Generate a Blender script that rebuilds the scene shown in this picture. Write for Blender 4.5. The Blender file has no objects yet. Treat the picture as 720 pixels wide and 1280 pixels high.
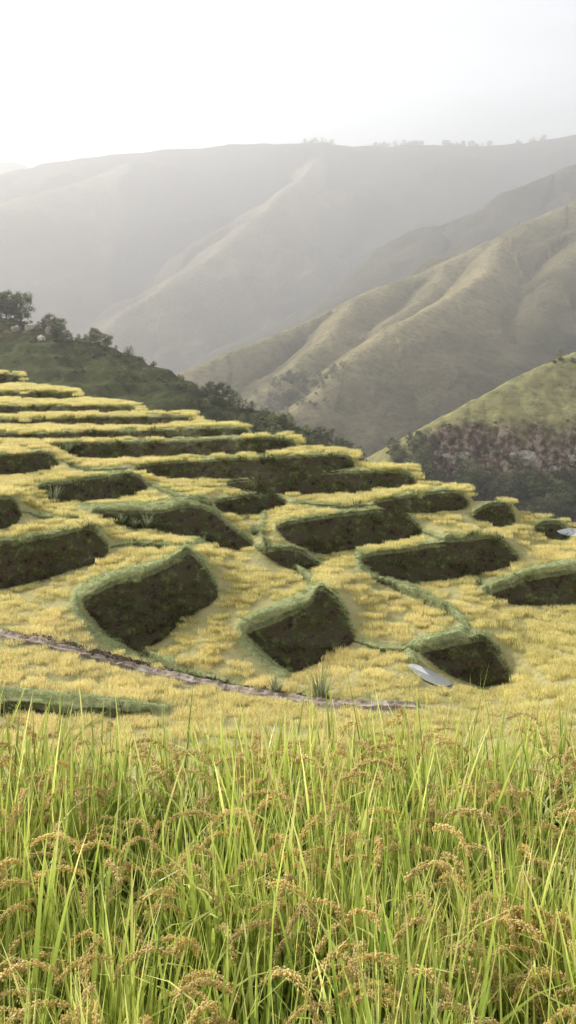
import bpy, math, random
import numpy as np
from mathutils.kdtree import KDTree
rng=np.random.default_rng(7); random.seed(7)
# ---------------------------------------------------------------- image pixel frame, unprojected through the camera
# origin = eye of the viewer, +Y = looking direction, metres.
F=1437.0; CX=360.0; H=420.0          # a, b are image pixels: tan(azimuth)=(a-CX)/F, tan(depression)=(b-H)/F
def W(a,b,d): return np.array([(a-CX)/F*d, d, -(b-H)/F*d])
scene=bpy.context.scene
# ---------------------------------------------------------------- noise
def _h(ix,iy,s):
    v=np.sin(ix*127.1+iy*311.7+s*74.7)*43758.5453
    return v-np.floor(v)
def vnoise(x,y,s=0):
    xi=np.floor(x);yi=np.floor(y);fx=x-xi;fy=y-yi
    fx=fx*fx*(3-2*fx);fy=fy*fy*(3-2*fy)
    a=_h(xi,yi,s);b=_h(xi+1,yi,s);c=_h(xi,yi+1,s);d=_h(xi+1,yi+1,s)
    return (a*(1-fx)+b*fx)*(1-fy)+(c*(1-fx)+d*fx)*fy
def fbm(x,y,s=0,o=5):
    r=0;a=.5
    for k in range(o):
        r=r+a*(vnoise(x,y,s+k)*2-1);x=x*2.03+5.1;y=y*2.03+1.7;a*=.5
    return r
def sstep(t): t=np.clip(t,0,1);return t*t*(3-2*t)
# ---------------------------------------------------------------- mesh helpers
def mesh_grid(name,P,mat,attrs=None,smooth=True):
    R,C=P.shape[:2]
    idx=np.arange(R*C).reshape(R,C)
    f=np.stack([idx[:-1,:-1],idx[:-1,1:],idx[1:,1:],idx[1:,:-1]],-1).reshape(-1,4)
    return mesh_np(name,P.reshape(-1,3),f,mat,attrs,smooth)
def mesh_np(name,V,Fq,mat,attrs=None,smooth=True):
    me=bpy.data.meshes.new(name)
    Fq=np.asarray(Fq);n=Fq.shape[1]
    me.vertices.add(len(V));me.vertices.foreach_set('co',np.asarray(V,dtype=np.float32).ravel())
    me.loops.add(Fq.size);me.loops.foreach_set('vertex_index',Fq.ravel().astype(np.int32))
    me.polygons.add(len(Fq));me.polygons.foreach_set('loop_start',(np.arange(len(Fq))*n).astype(np.int32))
    me.update(calc_edges=True);me.validate()
    me.polygons.foreach_set('use_smooth',np.full(len(me.polygons),smooth))
    for k,v in (attrs or {}).items():
        v=np.asarray(v,dtype=np.float32)
        if v.ndim==1:
            a=me.attributes.new(k,'FLOAT','POINT');a.data.foreach_set('value',v)
        else:
            a=me.attributes.new(k,'FLOAT_VECTOR','POINT');a.data.foreach_set('vector',v.ravel())
    me.materials.append(mat)
    ob=bpy.data.objects.new(name,me)
    scene.collection.objects.link(ob)
    return ob
# ---------------------------------------------------------------- material helpers
def newmat(name):
    m=bpy.data.materials.new(name);m.use_nodes=True
    nt=m.node_tree;nt.nodes.clear()
    return m,nt,nt.nodes,nt.links
def noise(ns,ln,scale,detail=4,vec=None,rough=.6):
    n=ns.new('ShaderNodeTexNoise');n.inputs['Scale'].default_value=scale;n.inputs['Detail'].default_value=detail
    n.inputs['Roughness'].default_value=rough
    if vec is not None: ln.new(vec,n.inputs['Vector'])
    return n.outputs['Fac']
def ramp(ns,ln,fac,stops):
    r=ns.new('ShaderNodeValToRGB');el=r.color_ramp.elements
    while len(el)<len(stops): el.new(.5)
    for e,(p,c) in zip(el,stops):
        e.position=p;e.color=(*c,1)
    ln.new(fac,r.inputs['Fac']);return r.outputs['Color']
def mix(ns,ln,fac,a,b,mode='MIX'):
    m=ns.new('ShaderNodeMix');m.data_type='RGBA';m.blend_type=mode
    for s,v in ((m.inputs[0],fac),(m.inputs[6],a),(m.inputs[7],b)):
        if isinstance(v,(int,float)): s.default_value=v
        elif isinstance(v,tuple): s.default_value=(*v,1)
        else: ln.new(v,s)
    return m.outputs[2]
def madd(ns,ln,a,mul,add,clamp=False):
    m=ns.new('ShaderNodeMath');m.operation='MULTIPLY_ADD';m.use_clamp=clamp
    ln.new(a,m.inputs[0]);m.inputs[1].default_value=mul;m.inputs[2].default_value=add
    return m.outputs[0]
def attr(ns,name,out='Fac'):
    a=ns.new('ShaderNodeAttribute');a.attribute_name=name;return a.outputs[out]
def leafmat(name,stops,transl=.45,rough=.55,vary=.35,worldscale=.05,tint=(.5,.42,.1),tintamt=.55):
    m,nt,ns,ln=newmat(name)
    col=ramp(ns,ln,attr(ns,'tone'),stops)
    oi=ns.new('ShaderNodeObjectInfo')
    geo=ns.new('ShaderNodeNewGeometry')
    nz=noise(ns,ln,worldscale,4,geo.outputs['Position'])
    f=madd(ns,ln,nz,2.6,-.9,True)
    f2=madd(ns,ln,f,tintamt,0)
    col=mix(ns,ln,f2,col,tint)
    v=madd(ns,ln,oi.outputs['Random'],vary,1-vary/2)
    hsv=ns.new('ShaderNodeHueSaturation');ln.new(col,hsv.inputs['Color']);ln.new(v,hsv.inputs['Value'])
    p=ns.new('ShaderNodeBsdfPrincipled');ln.new(hsv.outputs[0],p.inputs['Base Color']);p.inputs['Roughness'].default_value=rough
    p.inputs['Specular IOR Level'].default_value=.35
    t=ns.new('ShaderNodeBsdfTranslucent');ln.new(hsv.outputs[0],t.inputs['Color'])
    ms=ns.new('ShaderNodeMixShader');ms.inputs[0].default_value=transl
    ln.new(p.outputs[0],ms.inputs[1]);ln.new(t.outputs[0],ms.inputs[2])
    o=ns.new('ShaderNodeOutputMaterial');ln.new(ms.outputs[0],o.inputs[0])
    return m
# ---------------------------------------------------------------- TERRACES
RISERS=[
 [(-260,464),(0,466),(27,469),(30,480),(-60,481),(-260,480)],
 [(-260,489),(90,489),(97,499),(-60,497),(-260,498)],
 [(-260,507),(168,506),(176,516),(-60,516),(-260,517)],
 [(-260,524),(0,524),(238,518),(245,530),(100,531),(-260,533)],
 [(-260,542),(60,541),(305,533),(313,545),(60,549),(-260,552)],
 [(55,553),(150,553),(365,545),(375,563),(250,571),(100,574),(66,562)],
 [(165,580),(300,572),(438,567),(447,586),(330,597),(215,601),(178,592)],
 [(272,602),(380,591),(512,586),(522,610),(400,620),(305,614)],
 [(460,627),(520,616),(577,611),(588,636),(520,643),(478,637)],
 [(586,641),(612,629),(634,627),(647,650),(625,661),(598,651)],
 [(664,662),(684,650),(703,652),(716,674),(690,676)],
 [(-260,574),(0,568),(62,562),(77,585),(0,596),(-260,604)],
 [(40,605),(110,597),(172,589),(190,612),(120,629),(58,627)],
 [(-260,634),(0,620),(16,617),(30,650),(0,665),(-260,684)],
 [(-260,690),(0,676),(60,669),(118,652),(140,690),(100,712),(0,738),(-260,778)],
 [(105,639),(180,640),(252,628),(285,653),(322,680),(290,688),(230,672),(150,656)],
 [(264,624),(342,613),(363,632),(310,645),(278,642)],
 [(338,655),(420,641),(503,635),(533,669),(470,682),(400,694),(362,677)],
 [(328,684),(372,681),(408,710),(375,711),(343,699)],
 [(446,693),(520,683),(622,665),(656,703),(600,719),(520,731),(466,722)],
 [(598,743),(650,722),(720,709),(980,690),(980,740),(720,759),(645,757)],
 [(98,746),(150,724),(205,710),(238,685),(258,708),(279,743),(230,776),(172,822),(142,800),(116,775)],
 [(302,787),(350,769),(388,752),(400,728),(426,752),(450,802),(402,826),(368,846),(336,822)],
 [(519,812),(560,799),(604,792),(624,816),(644,854),(604,860),(560,843)],
 [(-260,874),(-60,876),(60,880),(190,889),(190,895),(-260,888)],
]
def strip(pts,t):   # low continuation step of a terrace contour, tapering at its ends
    P=np.array(pts,float);n=len(P);w=np.array([.3]+[1.]*(n-2)+[.3])*t
    tg=np.gradient(P,axis=0);nn=np.stack([-tg[:,1],tg[:,0]],-1);nn/=np.linalg.norm(nn,axis=1)[:,None]
    nn*=np.sign(nn[:,1]+1e-6)[:,None]
    return [tuple(q) for q in P]+[tuple(q) for q in (P+nn*w[:,None])[::-1]]
RISERS+=[strip([(468,724),(520,743),(560,763),(592,792)],6),strip([(150,806),(200,826),(255,846),(300,858)],5),
 strip([(330,668),(338,692),(372,712),(392,734)],5),strip([(186,606),(230,620),(266,630)],5),strip([(318,680),(335,690),(346,698)],5),
 strip([(522,664),(560,674),(600,670)],4),strip([(360,626),(420,633),(470,631)],4),strip([(136,684),(180,678),(236,684)],5),
 strip([(74,574),(110,588),(165,584)],4),strip([(28,640),(60,646),(110,645)],4),strip([(634,742),(610,735),(590,722)],4),
 strip([(440,800),(480,812),(526,812)],5)]
def chaikin(P,n=2):
    P=np.array(P,float)
    for _ in range(n):
        Q=np.roll(P,-1,0);P=np.stack([.82*P+.18*Q,.18*P+.82*Q],1).reshape(-1,2)
    return P
RP=[chaikin(r,3) for r in RISERS]
def inpoly(X,Y,P):
    r=np.zeros(X.shape,bool);x0,y0=P.min(0);x1,y1=P.max(0)
    m=(X>=x0)&(X<=x1)&(Y>=y0)&(Y<=y1)
    if not m.any(): return r
    xs=X[m];ys=Y[m];c=np.zeros(xs.shape,bool)
    for (ax,ay),(bx,by) in zip(P,np.roll(P,-1,0)):
        if ay==by: continue
        k=((ay>ys)!=(by>ys))&(xs<(bx-ax)*(ys-ay)/(by-ay)+ax);c^=k
    r[m]=c;return r
def risermask(X,Y):
    wx=X+2.5*fbm(X*.04,Y*.06,3,4);wy=Y+2.2*fbm(X*.04,Y*.05,9,4)*np.clip((Y-520)/150,0,1)
    r=np.zeros(X.shape,bool)
    for P in RP: r|=inpoly(wx,wy,P)
    return r
gx=np.arange(-250,971,3.);gy=np.arange(452,966,2.)
GX,GY=np.meshgrid(gx,gy)
M=risermask(GX,GY)
KAP=.92
g=KAP*np.log((gy[1:]-H)/(gy[:-1]-H))[:,None]*np.ones(len(gx))[None]
my=(M[1:]|M[:-1]);mx=(M[:,1:]|M[:,:-1])
wy=np.where(my,40.,1.);wx=np.where(mx,15.,.5);g=np.where(my,g,0.)
def Aop(u):
    r=1e-7*u
    d=wy*(u[1:]-u[:-1]);r[1:]+=d;r[:-1]-=d
    d=wx*(u[:,1:]-u[:,:-1]);r[:,1:]+=d;r[:,:-1]-=d
    return r
b=np.zeros_like(GX);b[1:]+=wy*g;b[:-1]-=wy*g
dg=np.zeros_like(GX);dg[1:]+=wy;dg[:-1]+=wy;dg[:,1:]+=wx;dg[:,:-1]+=wx
u=np.log(20.)-1.1*np.clip((880-GY)/400,0,1);r=b-Aop(u);z=r/dg;p=z.copy();rz=(r*z).sum()
for it in range(1700):
    Ap=Aop(p);al=rz/(p*Ap).sum();u+=al*p;r-=al*Ap;z=r/dg;rn=(r*z).sum()
    if rn<1e-9: break
    p=z+rn/rz*p;rz=rn
u+=np.log(20.)-u[(gy>870)&(gy<890)].mean()
lnd=u-np.log((GY-H)/F)
for j in range(len(gy)-2,-1,-1):
    lnd[j]=np.maximum(lnd[j],lnd[j+1]+.0006)
LND=lnd
def lnd_at(a,b_):
    fx=np.clip((a-gx[0])/3.,0,len(gx)-1.001);fy=np.clip((b_-gy[0])/2.,0,len(gy)-1.001)
    i=fx.astype(int);j=fy.astype(int);fx=fx-i;fy=fy-j
    return (LND[j,i]*(1-fx)+LND[j,i+1]*fx)*(1-fy)+(LND[j+1,i]*(1-fx)+LND[j+1,i+1]*fx)*fy
def terr(a,b_):
    a=np.asarray(a,float);b_=np.asarray(b_,float)
    d=np.exp(lnd_at(a,b_));return np.stack([(a-CX)/F*d,d,-(b_-H)/F*d],-1)
SIL=np.array([(-260,459),(27,466),(33,480),(95,487),(100,497),(173,504),(179,515),(242,516),(249,528),(309,531),(317,544),(370,543),(379,560),(442,565),(451,580),(516,584),(526,602),(581,609),(592,626),(637,626),(652,642),(704,650),(720,662),(980,705)],float)
cols=np.arange(-245,966,2.4);sil=np.interp(cols,SIL[:,0],SIL[:,1])
NR=330
t=np.linspace(0,1,NR)[:,None]
A=np.broadcast_to(cols[None],(NR,len(cols)));B=sil[None]*(1-t)+958*t
def polydist(X,Y,PL):
    best=np.full(X.shape,1e9)
    for a_,b_ in zip(PL[:-1],PL[1:]):
        v=b_-a_;tt=np.clip(((X-a_[0])*v[0]+(Y-a_[1])*v[1])/(v@v),0,1)
        best=np.minimum(best,np.hypot(X-a_[0]-tt*v[0],Y-a_[1]-tt*v[1]))
    return best
def openchaikin(P,n=3):
    P=np.array(P,float)
    for _ in range(n):
        a=.75*P[:-1]+.25*P[1:];b_=.25*P[:-1]+.75*P[1:]
        P=np.concatenate([P[:1],np.stack([a,b_],1).reshape(-1,2),P[-1:]])
    return P
BUNDS=[openchaikin(q) for q in (
 [(262,676),(238,678),(228,694),(196,708),(140,719),(98,737),(90,758),(108,786),(146,812),(215,829)],
 [(330,642),(326,664),(334,688),(374,711),(392,731),(380,747),(345,761),(302,780),(298,797),(324,824),(356,845)],
 [(450,690),(446,712),(480,726),(540,748),(583,780),(576,792),(522,802),(508,818),(524,838)],
 [(604,738),(650,717),(720,703),(900,687)],
 [(100,636),(180,634),(255,623)],
 [(600,664),(576,680),(560,672)],
)]
bl=np.full(A.shape,1e9)
for q in BUNDS: bl=np.minimum(bl,polydist(A,B,q))
b2=polydist(A,B,openchaikin([(-260,862),(0,866),(60,870),(130,878),(210,888)]))*1.7
bl=np.minimum(bl,b2)
WATER=[[(507,833),(518,831),(546,843),(568,857),(552,861),(526,850)],[(694,665),(712,661),(745,665),(745,673),(706,671)]]
P=terr(A,B)
rm=risermask(A,B)
inw=np.zeros(A.shape,bool)
for w_ in WATER:
    wq=np.array(w_,float);wc=wq.mean(0);inw|=inpoly(A,B,wc+(wq-wc)*1.25)
px=np.clip((B-440)/330,.12,1.1)
above=np.zeros(A.shape,bool);foot=np.zeros(A.shape,bool)
for off in (2.5,5,7.): above|=risermask(A,B+off*px);
for off in (3,7): foot|=risermask(A,B-off*px)
lip=rm&~risermask(A,B-7*px)
above&=~rm;foot&=(~rm)&(~above)
bw=px*5.2
bline=np.clip(1.5-bl/bw,0,1)*(~rm)*(~inw)
P[...,2]+=(.10*fbm(P[...,0]*.5,P[...,1]*.5,4)+.28*bline)*(~inw)
P[...,1]+=np.where(rm,.7*fbm(P[...,0]*.7,P[...,2]*1.1,5),0)*np.clip(px-.2,0,1)
top=P[0];rad=top/np.linalg.norm(top[:,:2],axis=1)[:,None];rad[:,2]=0
sk=[]
for dd,dz in ((200,110),(110,62),(60,34),(25,13),(10,4.5),(4,1.6),(1.5,.3)):
    q=top+rad*dd;q[:,2]=top[:,2]-dz;sk.append(q)
bot=P[-1];nr=[]
near=np.stack([(cols-CX)/F*60,np.full(len(cols),6.2),np.full(len(cols),-2.75)],-1)
for k in (.15,.3,.5,.7,.85,.95): nr.append(bot*(1-k)+near*k-np.array([0,0,1.2*math.sin(k*math.pi)]))
nr.append(near)
for yy in (5.6,5.,4.,2.,0,-3,-8):
    q=near.copy();q[:,1]=yy;q[:,2]=-2.6;nr.append(q)
full=np.concatenate([np.array(sk),P,np.array(nr)])
def fill(v):
    o=np.zeros(full.shape[:2]);o[len(sk):len(sk)+NR]=v;return o
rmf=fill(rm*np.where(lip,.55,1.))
riserpts=P[rm];sel=rng.random(len(riserpts))<.6;riserpts=riserpts[sel]
kd=KDTree(len(riserpts))
for i,q in enumerate(riserpts): kd.insert(q,i)
kd.balance()
PB=P.reshape(-1,3);bd=np.fromiter((kd.find(q)[2] for q in PB),float,len(PB)).reshape(NR,-1)
bund=fill(np.maximum(np.maximum(above*.8,bline),lip*1.))
PATH=openchaikin([(-260,760),(-60,782),(0,793),(60,806),(110,820),(170,836),(240,852),(300,864),(360,874),(430,881),(520,884)],1)
pd=polydist(A,B,PATH);pth=fill(np.clip(1.7-pd/5+.5*fbm(A*.05,B*.1,77,3),0,1))
m,nt,ns,ln=newmat('terrace_ground')
geo=ns.new('ShaderNodeNewGeometry');pos=geo.outputs['Position']
n1=noise(ns,ln,.6,6,pos);n2=noise(ns,ln,4.,5,pos);n3=noise(ns,ln,1.4,7,pos,.7)
straw=ramp(ns,ln,n1,[(.3,(.42,.39,.15)),(.7,(.60,.53,.27))])
grass=ramp(ns,ln,n2,[(.3,(.22,.27,.10)),(.7,(.52,.55,.28))])
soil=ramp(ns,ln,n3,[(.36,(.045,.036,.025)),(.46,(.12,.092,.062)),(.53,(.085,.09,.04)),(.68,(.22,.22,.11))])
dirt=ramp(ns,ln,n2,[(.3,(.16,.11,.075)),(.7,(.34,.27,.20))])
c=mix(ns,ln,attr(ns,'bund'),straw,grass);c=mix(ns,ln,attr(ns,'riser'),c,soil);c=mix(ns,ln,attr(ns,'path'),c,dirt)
bp=ns.new('ShaderNodeBump');bp.inputs['Strength'].default_value=1;bp.inputs['Distance'].default_value=.6;ln.new(n3,bp.inputs['Height'])
pb=ns.new('ShaderNodeBsdfPrincipled');ln.new(c,pb.inputs['Base Color']);pb.inputs['Roughness'].default_value=.95;pb.inputs['Specular IOR Level'].default_value=.1
ln.new(bp.outputs[0],pb.inputs['Normal']);o=ns.new('ShaderNodeOutputMaterial');ln.new(pb.outputs[0],o.inputs[0])
MAT_T=m
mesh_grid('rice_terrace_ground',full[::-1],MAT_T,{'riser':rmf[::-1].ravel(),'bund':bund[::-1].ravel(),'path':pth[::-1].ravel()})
# ---------------------------------------------------------------- plants: blade builder
class Geo:
    def __init__(s): s.v=[];s.f=[];s.t=[];s.m=[]
    def blade(s,base,az,L,w,th0,th1,tone0,tone1,n=6,mi=0,twist=0.):
        p=np.array(base,float);d=np.array([math.cos(az),math.sin(az),0]);side=np.array([-d[1],d[0],0])
        i0=len(s.v)
        for k in range(n+1):
            t=k/n;th=th0+th1*t*t
            ww=w*min(1,.55+1.8*t)*max(0.02,(1-t**2.2))*.5
            a=twist*t;sd=side*math.cos(a)+np.array([d[0]*math.cos(th),d[1]*math.cos(th),-math.sin(th)])*math.sin(a)
            s.v.append(p-sd*ww);s.v.append(p+sd*ww)
            tt=tone0+(tone1-tone0)*t;s.t+=[tt,tt]
            p=p+(d*math.sin(th)+np.array([0,0,math.cos(th)]))*L/n
        for k in range(n):
            a=i0+2*k;s.f.append((a,a+1,a+3,a+2));s.m.append(mi)
    def grain(s,c,ax,L,w,tone,mi):
        ax=ax/np.linalg.norm(ax);q=np.cross(ax,[.3,.8,.5]);q/=np.linalg.norm(q);r_=np.cross(ax,q)
        i=len(s.v);s.v+=[c-ax*L/2,c+q*w/2,c+r_*w/2,c-q*w/2,c-r_*w/2,c+ax*L/2];s.t+=[tone]*6
        for a,b in ((1,2),(2,3),(3,4),(4,1)):
            s.f.append((i,i+b,i+a,i+a));s.f.append((i+5,i+a,i+b,i+b));s.m+=[mi,mi]
    def build(s,name,mats,smooth=True):
        me=bpy.data.meshes.new(name)
        fs=[f if f[2]!=f[3] else f[:3] for f in s.f]
        me.from_pydata([tuple(v) for v in s.v],[],fs);me.update()
        a=me.attributes.new('tone','FLOAT','POINT');a.data.foreach_set('value',np.array(s.t,dtype=np.float32))
        for m_ in mats: me.materials.append(m_)
        me.polygons.foreach_set('material_index',np.array(s.m,dtype=np.int32))
        me.polygons.foreach_set('use_smooth',np.full(len(fs),smooth))
        return bpy.data.objects.new(name,me)
def coll(name,obs):
    c=bpy.data.collections.new(name)
    for o_ in obs:c.objects.link(o_)
    return c
def scatter(name,pts,rot,scl,collection,nvar):
    n=len(pts)
    me=bpy.data.meshes.new(name);me.vertices.add(n);me.vertices.foreach_set('co',np.asarray(pts,dtype=np.float32).ravel())
    a=me.attributes.new('rot','FLOAT_VECTOR','POINT');a.data.foreach_set('vector',np.asarray(rot,dtype=np.float32).ravel())
    a=me.attributes.new('scl','FLOAT_VECTOR','POINT');a.data.foreach_set('vector',np.asarray(scl,dtype=np.float32).ravel())
    a=me.attributes.new('vid','INT','POINT');a.data.foreach_set('value',rng.integers(0,nvar,n).astype(np.int32))
    ob=bpy.data.objects.new(name,me);scene.collection.objects.link(ob)
    ng=bpy.data.node_groups.new(name+'_nodes','GeometryNodeTree')
    ng.interface.new_socket('Geometry',in_out='INPUT',socket_type='NodeSocketGeometry')
    ng.interface.new_socket('Geometry',in_out='OUTPUT',socket_type='NodeSocketGeometry')
    ns=ng.nodes;ln=ng.links
    gi=ns.new('NodeGroupInput');go=ns.new('NodeGroupOutput')
    iop=ns.new('GeometryNodeInstanceOnPoints');ci=ns.new('GeometryNodeCollectionInfo')
    ci.inputs['Collection'].default_value=collection;ci.inputs['Separate Children'].default_value=True;ci.inputs['Reset Children'].default_value=True
    def na(nm,dt):
        q=ns.new('GeometryNodeInputNamedAttribute');q.data_type=dt;q.inputs['Name'].default_value=nm
        return [o_ for o_ in q.outputs if o_.enabled and o_.name=='Attribute'][0]
    e=ns.new('FunctionNodeEulerToRotation');ln.new(na('rot','FLOAT_VECTOR'),e.inputs[0])
    ln.new(gi.outputs[0],iop.inputs['Points']);ln.new(ci.outputs[0],iop.inputs['Instance'])
    iop.inputs['Pick Instance'].default_value=True
    ln.new(na('vid','INT'),iop.inputs['Instance Index']);ln.new(e.outputs[0],iop.inputs['Rotation']);ln.new(na('scl','FLOAT_VECTOR'),iop.inputs['Scale'])
    ln.new(iop.outputs[0],go.inputs[0])
    md=ob.modifiers.new('scatter','NODES');md.node_group=ng
    return ob
U=random.uniform
# ---- foreground rice
LEAF=leafmat('rice_leaf',[(0,(.018,.036,.008)),(.38,(.09,.18,.025)),(.7,(.42,.54,.10)),(1,(.86,.82,.31))],.5,.36,.5,1.6,(.70,.66,.15),.4)  # green to yellow leaf; very dark base stop paints shade into the gaps
GRAIN=leafmat('rice_grain',[(0,(.70,.54,.16)),(1,(.93,.80,.42))],.4,.5,.25,1.5,(.85,.68,.28))
def panicle(G,x,y):
    az=U(0,6.28);p=np.array([x,y,0.]);h=U(.56,.82);lean=U(.04,.2)
    d=np.array([math.cos(az),math.sin(az),0])
    G.blade((x,y,0),az,h/math.cos(lean),.007,lean,0,.3,.75,4)
    p=p+d*math.tan(lean)*h+np.array([0,0,h]);L=U(.18,.25);n=18;end=U(2.3,3.0)
    pts=[]
    for k in range(n):
        th=lean+(end-lean)*(k/n)**.6
        dr=d*math.sin(th)+np.array([0,0,math.cos(th)]);pts.append((p.copy(),dr));p=p+dr*L/n
    for k in range(n-1):
        a,b=pts[k][0],pts[k+1][0];s=np.array([-d[1],d[0],0])*.0014;i=len(G.v)
        G.v+=[a-s,a+s,b+s,b-s];G.t+=[.5]*4;G.f.append((i,i+1,i+2,i+3));G.m.append(1)
    for k in range(3,n):
        c,dr=pts[k]
        for _ in range(12):
            off=np.array([U(-1,1),U(-1,1),U(-1.2,.4)])*.0105*(1.25-.5*k/n)
            ax=dr*1.2+np.array([U(-.3,.3),U(-.3,.3),-.4])
            G.grain(c+off+dr*U(-.008,.008),ax,U(.0100,.013),.0056,U(0,1),1)
clumps=[]
for v in range(9):
    G=Geo()
    for k in range(18):
        a=U(0,6.28);r_=U(0,.06);L=U(.58,.98);L*=1.14 if U(0,1)<.25 else 1
        tn=U(-.2,.14)
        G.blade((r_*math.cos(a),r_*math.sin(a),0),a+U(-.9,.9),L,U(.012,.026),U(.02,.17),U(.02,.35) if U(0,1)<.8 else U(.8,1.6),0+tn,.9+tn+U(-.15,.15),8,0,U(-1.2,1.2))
    for k in range((1,2,3)[v%3]): panicle(G,U(-.05,.05),U(-.05,.05))
    for k in range(3):
        a=U(0,6.28);G.blade((0,0,.0),a,U(.5,.8),.013,U(.1,.3),U(.6,1.5),.6,1.,7,0,1)
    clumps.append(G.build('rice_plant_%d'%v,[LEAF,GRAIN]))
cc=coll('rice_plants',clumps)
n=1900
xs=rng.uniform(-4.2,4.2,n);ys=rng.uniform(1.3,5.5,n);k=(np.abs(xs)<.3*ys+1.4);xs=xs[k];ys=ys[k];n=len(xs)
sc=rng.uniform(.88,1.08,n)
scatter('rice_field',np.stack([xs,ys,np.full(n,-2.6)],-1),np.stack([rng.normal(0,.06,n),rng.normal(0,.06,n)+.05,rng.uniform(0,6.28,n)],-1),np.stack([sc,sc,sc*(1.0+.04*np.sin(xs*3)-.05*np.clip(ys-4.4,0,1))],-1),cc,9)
# ---- terrace rice patches
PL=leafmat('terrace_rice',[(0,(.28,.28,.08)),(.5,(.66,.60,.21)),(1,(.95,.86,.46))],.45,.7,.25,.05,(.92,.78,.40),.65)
patches=[]
for v in range(5):
    G=Geo()
    for k in range(230):
        x,y=U(-.6,.6),U(-.6,.6)
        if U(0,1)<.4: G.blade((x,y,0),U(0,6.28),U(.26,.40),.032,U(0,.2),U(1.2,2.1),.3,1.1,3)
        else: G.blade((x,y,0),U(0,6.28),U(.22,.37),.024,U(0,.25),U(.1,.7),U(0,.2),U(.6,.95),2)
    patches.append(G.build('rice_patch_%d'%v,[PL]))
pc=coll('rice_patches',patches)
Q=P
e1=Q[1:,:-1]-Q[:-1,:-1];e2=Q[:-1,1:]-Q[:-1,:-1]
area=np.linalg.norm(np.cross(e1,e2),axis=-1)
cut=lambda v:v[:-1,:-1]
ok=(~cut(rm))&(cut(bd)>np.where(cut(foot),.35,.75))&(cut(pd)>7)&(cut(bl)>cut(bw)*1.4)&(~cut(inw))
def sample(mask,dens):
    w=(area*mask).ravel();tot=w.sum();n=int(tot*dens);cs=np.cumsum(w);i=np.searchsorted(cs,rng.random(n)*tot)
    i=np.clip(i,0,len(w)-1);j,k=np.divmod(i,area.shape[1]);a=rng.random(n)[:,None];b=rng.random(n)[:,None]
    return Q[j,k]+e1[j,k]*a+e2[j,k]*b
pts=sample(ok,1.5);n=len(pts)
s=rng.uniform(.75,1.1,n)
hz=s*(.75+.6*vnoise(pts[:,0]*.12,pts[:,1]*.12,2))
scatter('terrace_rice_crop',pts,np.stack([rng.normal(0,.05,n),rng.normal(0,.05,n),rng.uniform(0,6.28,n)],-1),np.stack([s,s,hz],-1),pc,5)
# ---- bank grass
BG=leafmat('bank_grass',[(0,(.05,.065,.022)),(1,(.26,.28,.12))],.3,.8,.9,.5,(.14,.115,.06),.7)
BG2=leafmat('bund_grass',[(0,(.18,.23,.08)),(1,(.56,.62,.32))],.4,.8,.5,.3,(.56,.54,.30))
def tuft(name,mat,n,r0,L0,L1,w):
    G=Geo()
    for k in range(n):
        a=U(0,6.28);r_=U(0,r0);G.blade((r_*math.cos(a),r_*math.sin(a),-.03),a+U(-1,1),U(L0,L1),w,U(.05,.6),U(.2,1.3),0,U(.6,1.1),3)
    return G.build(name,[mat])
bg=coll('bank_grasses',[tuft('bank_grass_%d'%i,BG,45,.45,.14,.42,.035) for i in range(3)])
bg2=coll('bund_grasses',[tuft('bund_grass_%d'%i,BG2,60,.4,.08,.22,.022) for i in range(3)])
pts=sample(cut(rm),1.8);k=vnoise(pts[:,0]*.5,pts[:,1]*.4+pts[:,2],6)>.42;pts=pts[k];n=len(pts);s=rng.uniform(.4,1.4,n)
scatter('bank_grass',pts,np.stack([rng.uniform(.2,.9,n),rng.normal(0,.2,n),rng.normal(0,.5,n)],-1),np.stack([s,s,s],-1),bg,3)
m2=(((~cut(rm))&(cut(above)|(cut(bl)<cut(bw)*1.4)|((cut(pd)<13)&(cut(pd)>4))))|(cut(lip)&(cut(B)>560)))&(~cut(inw))
pts=sample(m2,2.4);n=len(pts);s=rng.uniform(.5,1.3,n)
scatter('bund_grass',pts,np.stack([rng.normal(.1,.2,n),rng.normal(0,.1,n),rng.uniform(0,6.28,n)],-1),np.stack([s,s,s],-1),bg2,3)
# ---- individual spiky grass plants
TG=leafmat('reed_leaf',[(0,(.08,.12,.05)),(1,(.46,.50,.32))],.4,.6,.1,.3,(.35,.38,.2))
for a_,b_,h_ in ((400,872,2.4),(345,866,1.2),(184,661,1.7),(168,660,1.3),(68,628,2.0),(85,566,1.5),(152,655,1.2),(318,668,1.1)):
    G=Geo()
    for k in range(110):
        a=U(0,6.28);r_=U(0,.18)*h_;G.blade((r_*math.cos(a),r_*math.sin(a),-.05),a+U(-.5,.5),h_*U(.5,1.),.045,U(.05,.75),U(.3,1.3),0,U(.5,1),5)
    ob=G.build('reed_tuft',[TG]);ob.location=terr(a_,b_);scene.collection.objects.link(ob)
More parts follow.
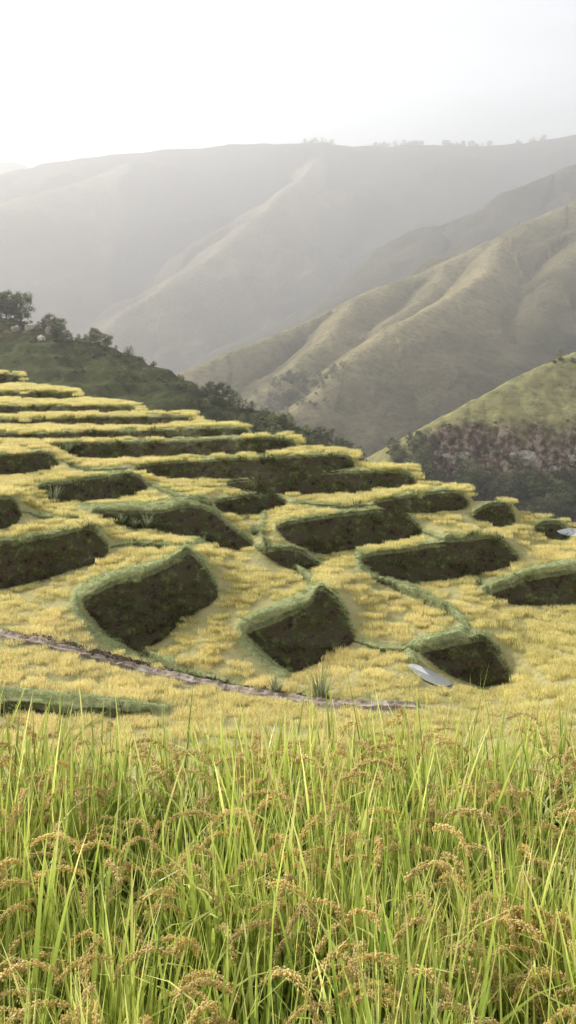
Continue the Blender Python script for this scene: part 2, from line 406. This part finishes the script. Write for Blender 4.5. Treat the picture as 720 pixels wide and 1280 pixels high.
# ---- water
m,nt,ns,ln=newmat('water');p_=ns.new('ShaderNodeBsdfPrincipled');p_.inputs['Base Color'].default_value=(.75,.76,.74,1);p_.inputs['Roughness'].default_value=.08  # whitish base colour paints in the bright sky reflection
p_.inputs['Metallic'].default_value=.5
geo=ns.new('ShaderNodeNewGeometry');nn=noise(ns,ln,3.,3,geo.outputs['Position']);bp=ns.new('ShaderNodeBump');bp.inputs['Strength'].default_value=.05;ln.new(nn,bp.inputs['Height']);ln.new(bp.outputs[0],p_.inputs['Normal'])
o=ns.new('ShaderNodeOutputMaterial');ln.new(p_.outputs[0],o.inputs[0]);WM=m
for w_ in WATER:
    q=chaikin(w_,2);T=terr(q[:,0],q[:,1]);c0=T.mean(0)
    V=np.concatenate([[c0],T]);V[:,2]+=.09
    me=bpy.data.meshes.new('paddy_water');nn=len(T);me.from_pydata([tuple(v) for v in V],[],[(0,1+(i+1)%nn,1+i) for i in range(nn)]);me.materials.append(WM)
    scene.collection.objects.link(bpy.data.objects.new('paddy_water',me))
# ---- irrigation channel
m,nt,ns,ln=newmat('channel_earth');geo=ns.new('ShaderNodeNewGeometry')
cc_=ramp(ns,ln,noise(ns,ln,1.5,6,geo.outputs['Position']),[(.35,(.15,.105,.07)),(.5,(.30,.24,.18)),(.65,(.44,.39,.33))]);p_=ns.new('ShaderNodeBsdfPrincipled');ln.new(cc_,p_.inputs['Base Color']);p_.inputs['Roughness'].default_value=.95
o=ns.new('ShaderNodeOutputMaterial');ln.new(p_.outputs[0],o.inputs[0])
ss=np.linspace(0,1,260);cl=np.concatenate([[0],np.cumsum(np.hypot(*np.diff(PATH,axis=0).T))]);cl/=cl[-1]
pa=np.interp(ss,cl,PATH[:,0]);pb_=np.interp(ss,cl,PATH[:,1])
ce=terr(pa,pb_);kern=np.ones(7)/7
for k in range(3): ce[3:-3,k]=np.convolve(ce[:,k],kern,'valid')
tg=np.gradient(ce,axis=0);nrm=np.stack([-tg[:,1],tg[:,0]],-1);nrm/=np.linalg.norm(nrm,axis=1)[:,None]
rows=[]
for off,hh in ((-.5,-.3),(-.4,.12),(-.2,.10),(.1,.08),(.25,.20),(.4,.18),(.55,-.3)):
    q=ce.copy();q[:,:2]+=nrm*(off+.16*fbm(ss*110,ss*0+off,8,3))[:,None];q[:,2]+=hh+.16*fbm(ss*110,ss*0+off,4,4);rows.append(q)
mesh_grid('irrigation_channel',np.array(rows),m,None,False)
G=Geo()
for _ in range(420):
    a_=U(60,185) if U(0,1)<.7 else U(-100,420);b_=np.interp(a_,PATH[:,0],PATH[:,1])-U(2,9);c_=terr(a_,b_)+np.array([0,0,.05])
    G.grain(c_,np.array([U(-1,1),U(-1,1),U(-.4,.4)]),U(.15,.6),U(.15,.45),U(0,1),0)
SO,nt,ns,ln=newmat('earth_clods');p_=ns.new('ShaderNodeBsdfPrincipled');ln.new(ramp(ns,ln,attr(ns,'tone'),[(0,(.07,.045,.03)),(1,(.20,.14,.10))]),p_.inputs['Base Color']);p_.inputs['Roughness'].default_value=1;o=ns.new('ShaderNodeOutputMaterial');ln.new(p_.outputs[0],o.inputs[0])
scene.collection.objects.link(G.build('earth_clods',[SO],False))
# ---------------------------------------------------------------- HILLS (ridge network height field)
def R(pts,s=1.): return np.array([W(a,b,d*s) for a,b,d in pts])
RID=[  # last entry is colour; paler spurs A1, A2, C2 paint sunlit crests
 ('E',R([(-300,330,250),(-100,372,242),(0,398,236),(60,412,230),(130,436,225),(180,455,221),(250,492,215),(310,512,210),(350,532,205),(400,557,200),(460,590,198)],1.4),.55,4,(.13,.145,.065)),
 ('D',R([(1000,340,320),(860,395,310),(760,428,300),(720,441,295),(690,454,290),(650,471,283),(620,488,277),(600,498,275),(570,516,270),(548,530,268)],1.4),.66,3,(.42,.39,.20)),
 ('C',R([(1000,160,940),(900,190,900),(800,222,850),(720,250,820),(660,276,790),(620,300,770),(560,330,740),(520,345,715),(440,375,670),(380,402,640),(300,436,600),(245,462,575),(180,490,560)],1.2),.62,10,(.32,.28,.17)),
 ('C2',R([(630,300,765),(606,338,690),(560,372,620),(500,405,565),(440,447,530),(390,492,505),(345,525,490),(320,560,480)],1.2),.70,5,(.42,.36,.22)),
 ('C3',R([(800,225,850),(740,280,750),(700,335,690),(655,395,630),(620,455,585),(590,505,555)],1.2),.66,9,(.25,.22,.13)),
 ('C4',R([(440,375,670),(410,415,580),(370,460,540),(310,500,520)],1.2),.68,5,(.37,.32,.20)),
 ('C5',R([(560,330,740),(530,368,670),(470,410,610),(400,460,565)],1.2),.68,5,(.37,.32,.20)),
 ('B',R([(1000,80,1400),(800,165,1250),(720,205,1200),(640,238,1150),(560,290,1100),(480,345,1050),(430,378,1020),(360,420,1000)],1.15),.6,20,(.11,.10,.07)),
 ('A',R([(-500,330,2000),(-200,270,2000),(0,218,2000),(60,205,2000),(150,193,2000),(230,187,2000),(330,180,2000),(400,178,2000),(440,184,2000),(480,185,2000),(540,180,2000),(600,183,2000),(650,182,2000),(700,173,2000),(800,150,2000),(1000,130,2000)],1.1),.55,40,(.08,.07,.06)),
 ('A1',R([(190,192,2000),(110,225,1800),(0,255,1600),(-150,300,1450)],1.1),.62,8,(.34,.28,.20)),
 ('A2',R([(400,180,2000),(385,215,1780),(330,262,1580),(270,315,1440),(215,350,1340),(120,420,1200)],1.1),.66,6,(.34,.28,.20)),
 ('A3',R([(560,180,2000),(545,240,1800),(480,300,1600)],1.1),.5,20,(.08,.07,.06)),
 ('F',R([(-600,180,3300),(-100,196,3300),(0,203,3300),(45,212,3300),(200,250,3300)]),.5,60,(.08,.08,.05)),
]
CLX=np.array([30,48,66,92,128,165.]);CLY=np.array([374,371,370,373,371,368.])
def cliffy(x): return np.interp(x,CLX,CLY)
def hills(x,y,color=False):
    r=np.hypot(x,y)
    wx=x+r*.008*fbm(x/60,y/60,11,3);wy_=y+r*.008*fbm(x/60+9,y/60,12,3)
    z=np.full(x.shape,-170.);col=np.zeros(x.shape+(3,));col[:]=(.10,.105,.05)
    dmin=np.full(x.shape,1e9)
    for nm,PT,k,rd,c in RID:
        best=np.full(x.shape,-1e9);bd_=np.full(x.shape,1e9)
        for a_,b_ in zip(PT[:-1],PT[1:]):
            v=(b_-a_)[:2];tt=np.clip(((wx-a_[0])*v[0]+(wy_-a_[1])*v[1])/(v@v),0,1)
            d=np.hypot(wx-a_[0]-tt*v[0],wy_-a_[1]-tt*v[1]);cz=a_[2]+tt*(b_[2]-a_[2])-k*(np.sqrt(d*d+rd*rd)-rd)
            bd_=np.where(cz>best,d,bd_);best=np.maximum(best,cz)
        T=rd*.6;h=np.clip(.5+.5*(best-z)/T,0,1)
        cc_=np.array(c)*(1-.55*np.clip(bd_/(r*.05),0,1))[...,None] if nm[0] in 'AC' else np.array(c)  # A and C colours fade downslope, painting lit streaks along the crests
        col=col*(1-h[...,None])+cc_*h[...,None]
        z=z*(1-h)+best*h+T*h*(1-h)*.5;dmin=np.where(best>=z-T,bd_,dmin)
    dm=np.clip(dmin,0,r*.06)
    z=z+dm*.20*fbm(x/(28.),y/(28.),20,5)*np.clip(400/r,.3,1)+dm*.38*fbm(x/110.,y/110.,30,4)*np.clip(r/900,.25,1)
    z=z+.6*fbm(x/4.,y/4.,5,4)*np.clip(500/r,0,1)
    # old grass terraces on the left hill
    eh=(x<0)*(y<345)*(y>265)
    z=z+eh*.4*np.sin(z*1.8)
    near=(x>20)&(y>280)&(y<460)
    yc=cliffy(x)+5*fbm(x/9.,y/40.,40,4)
    fade=np.clip((x-40)/8,0,1)
    st=sstep((yc-y)/2.5);st2=sstep((yc-y-5)/2.5)
    z=np.where(near,z-(6.*st+4.5*st2)*fade-3.5*fade*np.abs(fbm(x/3,z/3,50,4))*(st>0)*(y>yc-11),z)
    rock=np.where(near,np.clip(1.5-np.abs((yc-y)-4)/5+1.*fbm(x/5,y/5,60,3),0,1)*fade,0)
    low=np.where(near,st*fade,0)
    if color:
        col=col*(1-low[...,None])+np.array((.08,.09,.04))*low[...,None]
        er=np.clip(1.2-np.abs(y-325)/8,0,1)*(x<-50)*(x>-120)*np.clip(2*fbm(x/6,y/6,61,4)+.3,0,1)
        rock=np.maximum(rock,er)
        return z,col,rock
    return z
NA=780;NRd=760
az=np.linspace(-.46,.46,NA);rr=190*np.exp(np.linspace(0,math.log(4200/190),NRd))
YY=np.repeat(rr[:,None],NA,1);XX=YY*az[None]
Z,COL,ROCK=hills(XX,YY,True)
m,nt,ns,ln=newmat('hill_grass')
geo=ns.new('ShaderNodeNewGeometry');pos=geo.outputs['Position']
n1=noise(ns,ln,.02,8,pos,.65);n2=noise(ns,ln,.25,8,pos,.7);n3=noise(ns,ln,.5,6,pos)
base=attr(ns,'col','Color')
v1=ramp(ns,ln,n1,[(.3,(.6,.62,.55)),(.7,(1.35,1.3,1.2))]);base=mix(ns,ln,1.,base,v1,'MULTIPLY')
v2=ramp(ns,ln,n2,[(.35,(.5,.55,.5)),(.5,(.95,.95,.9)),(.75,(1.3,1.25,1.1))]);base=mix(ns,ln,1.,base,v2,'MULTIPLY')
rk=ramp(ns,ln,n3,[(.38,(.06,.038,.022)),(.5,(.25,.16,.10)),(.62,(.55,.44,.34))])
base=mix(ns,ln,attr(ns,'rock'),base,rk)
bp=ns.new('ShaderNodeBump');bp.inputs['Strength'].default_value=1;bp.inputs['Distance'].default_value=3.5;ln.new(n2,bp.inputs['Height'])
pb=ns.new('ShaderNodeBsdfPrincipled');ln.new(base,pb.inputs['Base Color']);pb.inputs['Roughness'].default_value=1;pb.inputs['Specular IOR Level'].default_value=0.05
ln.new(bp.outputs[0],pb.inputs['Normal']);o=ns.new('ShaderNodeOutputMaterial');ln.new(pb.outputs[0],o.inputs[0])
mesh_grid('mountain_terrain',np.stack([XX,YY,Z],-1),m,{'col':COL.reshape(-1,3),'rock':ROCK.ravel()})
bpy.ops.mesh.primitive_plane_add(size=30000,location=(0,5000,-185));gp=bpy.context.object;gp.name='ground'
gp.data.materials.append(MAT_T)
# ---------------------------------------------------------------- trees
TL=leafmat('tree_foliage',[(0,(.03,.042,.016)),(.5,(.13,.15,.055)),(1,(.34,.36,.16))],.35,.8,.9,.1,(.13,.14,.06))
BK,nt,ns,ln=newmat('bark');p_=ns.new('ShaderNodeBsdfPrincipled');geo=ns.new('ShaderNodeNewGeometry');ln.new(ramp(ns,ln,noise(ns,ln,3,4,geo.outputs['Position']),[(.3,(.05,.035,.025)),(.7,(.14,.11,.08))]),p_.inputs['Base Color']);o=ns.new('ShaderNodeOutputMaterial');ln.new(p_.outputs[0],o.inputs[0])
def limb(G,a,b,r0,r1,n=5):
    a=np.array(a,float);b=np.array(b,float);d=b-a;d/=np.linalg.norm(d);q=np.cross(d,[.31,.9,.2]);q/=np.linalg.norm(q);s=np.cross(d,q);i=len(G.v)
    for p,r_ in ((a,r0),(b,r1)):
        for k in range(n):
            t_=k/n*6.283;G.v.append(p+(q*math.cos(t_)+s*math.sin(t_))*r_);G.t.append(.5)
    for k in range(n): G.f.append((i+k,i+(k+1)%n,i+n+(k+1)%n,i+n+k));G.m.append(1)
def leafclump(G,c,r_,n,sz):
    for _ in range(n):
        v=rng.normal(size=3);v/=np.linalg.norm(v);p=c+v*r_*U(.35,1.)*np.array([1,1,.75])
        a=np.array([U(-1,1),U(-1,1),U(-1,1)]);a/=np.linalg.norm(a)+1e-6;b=np.cross(a,v);b/=np.linalg.norm(b)+1e-6
        s=sz*U(.6,1.3);i=len(G.v);G.v+=[p-a*s*.5,p+b*s*.32,p+a*s*.5,p-b*s*.32];tn=max(0,min(1,.45+.4*v[2]+U(-.25,.25)));G.t+=[tn]*4;G.f.append((i,i+1,i+2,i+3));G.m.append(0)  # tone rises towards the clump top: sunlit tops and shaded undersides painted in
def tree(name,h,w,nb,conic=False,leaves=45,sz=.28):
    G=Geo();prev=np.array([0,0,-.4]);r_=h*.035
    for k in range(4):
        nx=np.array([U(-.04,.04)*h,U(-.04,.04)*h,h*.24*(k+1)]);limb(G,prev,nx,r_,r_*.72);prev=nx;r_*=.72
    for k in range(nb):
        f=(k+.5)/nb;z=h*(.22+.74*f);rad=w*(1.05-f if conic else math.sin(.5+2.3*f))*U(.55,1.1);a=U(0,6.28)
        c=np.array([math.cos(a)*rad,math.sin(a)*rad,z+U(-.05,.05)*h])
        limb(G,[0,0,max(.1*h,z-.15*h)],c,h*.012,h*.004,4);leafclump(G,c,w*U(.28,.5),leaves,sz*h/5)
    return G.build(name,[TL,BK],False)
def bush(name,leaves=40):
    G=Geo()
    for k in range(14):
        a=U(0,6.28);r_=U(0,1.1);c=np.array([r_*math.cos(a),r_*math.sin(a),U(.3,1.4)*(1.2-.4*r_)]);limb(G,[0,0,-.3],c,.06,.02,4);leafclump(G,c,U(.4,.65),leaves,.3)
    return G.build(name,[TL,BK],False)
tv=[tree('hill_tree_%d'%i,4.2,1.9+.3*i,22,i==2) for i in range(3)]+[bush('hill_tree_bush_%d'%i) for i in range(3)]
tc=coll('hill_trees',tv)
pp=[];ss_=[]
def put(x,y,s,sink=.2):
    pp.append((x,y,float(hills(np.array([x]),np.array([y]))[0])-sink));ss_.append(s)
for _ in range(480):
    a=U(-120,420);cy=np.interp(a,[-100,0,130,250,400,460],[242,236,225,215,200,198])*1.4
    if 180<a<235 and U(0,1)<.7: continue
    y=cy-abs(random.gauss(0,8))+2;x=(a-CX)/F*y;put(x,y,U(.3,.75)*(1.2 if a>300 else .9))
for _ in range(110):
    a=U(300,450);y=U(255,290);put((a-CX)/F*y,y,U(.5,1.1))
for _ in range(460):
    a=U(490,1000);x=(a-CX)/F*355;y=float(cliffy(x))-8-abs(random.gauss(0,12));put(x,y,U(.7,1.8))
for _ in range(130):
    x=U(42,160);y=float(cliffy(x))+U(-7,3);put(x,y,U(.3,.7))
for _ in range(36):
    a=U(693,1000);y=np.interp(a,[675,760,1000],[402,420,450])+U(-6,4);put((a-CX)/F*y,y,U(.7,1.3))
for _ in range(60):
    a=random.gauss(372,22);y=U(590,640);put((a-CX)/F*y,y,U(.7,1.6))
for _ in range(420):
    a=U(380,1000);y=2200+U(-25,10);
    if vnoise(np.array([a*.05]),np.array([0.]))[0]<.35: continue
    put((a-CX)/F*y,y,U(1.4,3.))
pp=np.array(pp);ss_=np.array(ss_);n=len(pp)
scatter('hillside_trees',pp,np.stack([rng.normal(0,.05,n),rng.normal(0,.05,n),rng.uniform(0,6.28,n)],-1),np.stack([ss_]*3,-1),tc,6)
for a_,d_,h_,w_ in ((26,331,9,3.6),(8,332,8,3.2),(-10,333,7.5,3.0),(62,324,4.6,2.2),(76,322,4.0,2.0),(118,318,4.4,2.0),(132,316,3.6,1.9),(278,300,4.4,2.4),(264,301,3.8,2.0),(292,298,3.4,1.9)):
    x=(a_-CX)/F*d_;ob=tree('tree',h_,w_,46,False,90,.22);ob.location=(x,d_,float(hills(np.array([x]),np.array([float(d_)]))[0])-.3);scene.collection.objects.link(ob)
RM,nt,ns,ln=newmat('rock');p_=ns.new('ShaderNodeBsdfPrincipled');geo=ns.new('ShaderNodeNewGeometry');ln.new(ramp(ns,ln,noise(ns,ln,.7,8,geo.outputs['Position']),[(.3,(.14,.10,.07)),(.55,(.44,.38,.32)),(.8,(.68,.64,.60))]),p_.inputs['Base Color']);p_.inputs['Roughness'].default_value=.95;o=ns.new('ShaderNodeOutputMaterial');ln.new(p_.outputs[0],o.inputs[0])
import bmesh
def rock(a_,d_,s):
    bm=bmesh.new();bmesh.ops.create_icosphere(bm,subdivisions=3,radius=1)
    sd=U(0,50)
    for v in bm.verts:
        c=v.co;k=1+.6*float(fbm(np.array([c.x*1.3+sd]),np.array([c.y*1.3+c.z*1.7]),3,4)[0]);q=.5
        v.co=c*k;v.co.x=round(v.co.x/q)*q*.6+v.co.x*.4;v.co.z=round(v.co.z/q)*q*.6+v.co.z*.4
    me=bpy.data.meshes.new('rock_outcrop');bm.to_mesh(me);bm.free();me.materials.append(RM)
    ob=bpy.data.objects.new('rock_outcrop',me);x=(a_-CX)/F*d_;ob.location=(x,d_,float(hills(np.array([x]),np.array([float(d_)]))[0])+s*.1)
    ob.scale=(s*U(.9,1.5),s*U(.6,.9),s*U(.7,1.1));ob.rotation_euler=(U(-.3,.3),U(-.3,.3),U(0,6));scene.collection.objects.link(ob)
for a_,d_,s in ((655,367,2.8),(668,367,2.2),(642,366,1.8),(660,364,1.6),(690,368,1.7),(560,367,1.8),(545,368,1.4),(580,366,1.5),(610,365,1.3),(715,369,1.8),(40,322,1.8),(62,319,1.4),(20,322,1.5),(85,317,1.2),(52,316,1.2)): rock(a_,d_,s)
# ---------------------------------------------------------------- haze
m,nt,ns,ln=newmat('haze');vs=ns.new('ShaderNodeVolumeScatter');vs.inputs['Density'].default_value=.0008;vs.inputs['Anisotropy'].default_value=.42;vs.inputs['Color'].default_value=(1,.965,.955,1)
o=ns.new('ShaderNodeOutputMaterial');ln.new(vs.outputs[0],o.inputs['Volume'])
bpy.ops.mesh.primitive_cube_add(size=1,location=(0,185+2600,100));hb=bpy.context.object;hb.name='haze';hb.scale=(7000,5200,600);hb.data.materials.append(m)
# ---------------------------------------------------------------- light
EL=math.radians(33);AZ=math.radians(54)
sv=np.array([-math.sin(AZ)*math.cos(EL),math.cos(AZ)*math.cos(EL),math.sin(EL)])
sun=bpy.data.lights.new('sun','SUN');sun.energy=5;sun.angle=math.radians(.5);sun.color=(1,.94,.84)
so=bpy.data.objects.new('sun',sun);scene.collection.objects.link(so)
from mathutils import Vector
so.rotation_euler=Vector(sv).to_track_quat('Z','Y').to_euler()
w=bpy.data.worlds.new('World');scene.world=w;w.use_nodes=True;ns=w.node_tree.nodes;ln=w.node_tree.links
bgd=ns['Background'];sky=ns.new('ShaderNodeTexSky');sky.sky_type='NISHITA';sky.sun_disc=False;sky.sun_elevation=EL;sky.sun_rotation=-AZ
sky.dust_density=3;sky.air_density=1.;sky.ozone_density=1
hs=ns.new('ShaderNodeHueSaturation');hs.inputs['Saturation'].default_value=.25;hs.inputs['Value'].default_value=1.8;ln.new(sky.outputs[0],hs.inputs['Color'])
tcn=ns.new('ShaderNodeTexCoord');mp=ns.new('ShaderNodeMapping');mp.inputs['Scale'].default_value=(1.5,1.5,5);ln.new(tcn.outputs['Generated'],mp.inputs[0])
cn=noise(ns,ln,1.6,4,mp.outputs[0]);cr=ramp(ns,ln,cn,[(.35,(.82,.82,.83)),(.7,(1.1,1.1,1.1))])
cx=mix(ns,ln,1.,hs.outputs[0],cr,'MULTIPLY');ln.new(cx,bgd.inputs[0]);bgd.inputs[1].default_value=.15
scene.view_settings.view_transform='Standard';scene.view_settings.look='None';scene.view_settings.exposure=0
# ---------------------------------------------------------------- camera
cd=bpy.data.cameras.new('camera');cam=bpy.data.objects.new('camera',cd);scene.collection.objects.link(cam)
cam.rotation_euler=(math.radians(90),0,0);cd.sensor_fit='VERTICAL';cd.sensor_height=36;cd.lens=36*F/1280;cd.shift_y=-(640-H)/1280
cd.clip_start=.05;cd.clip_end=20000
scene.camera=cam
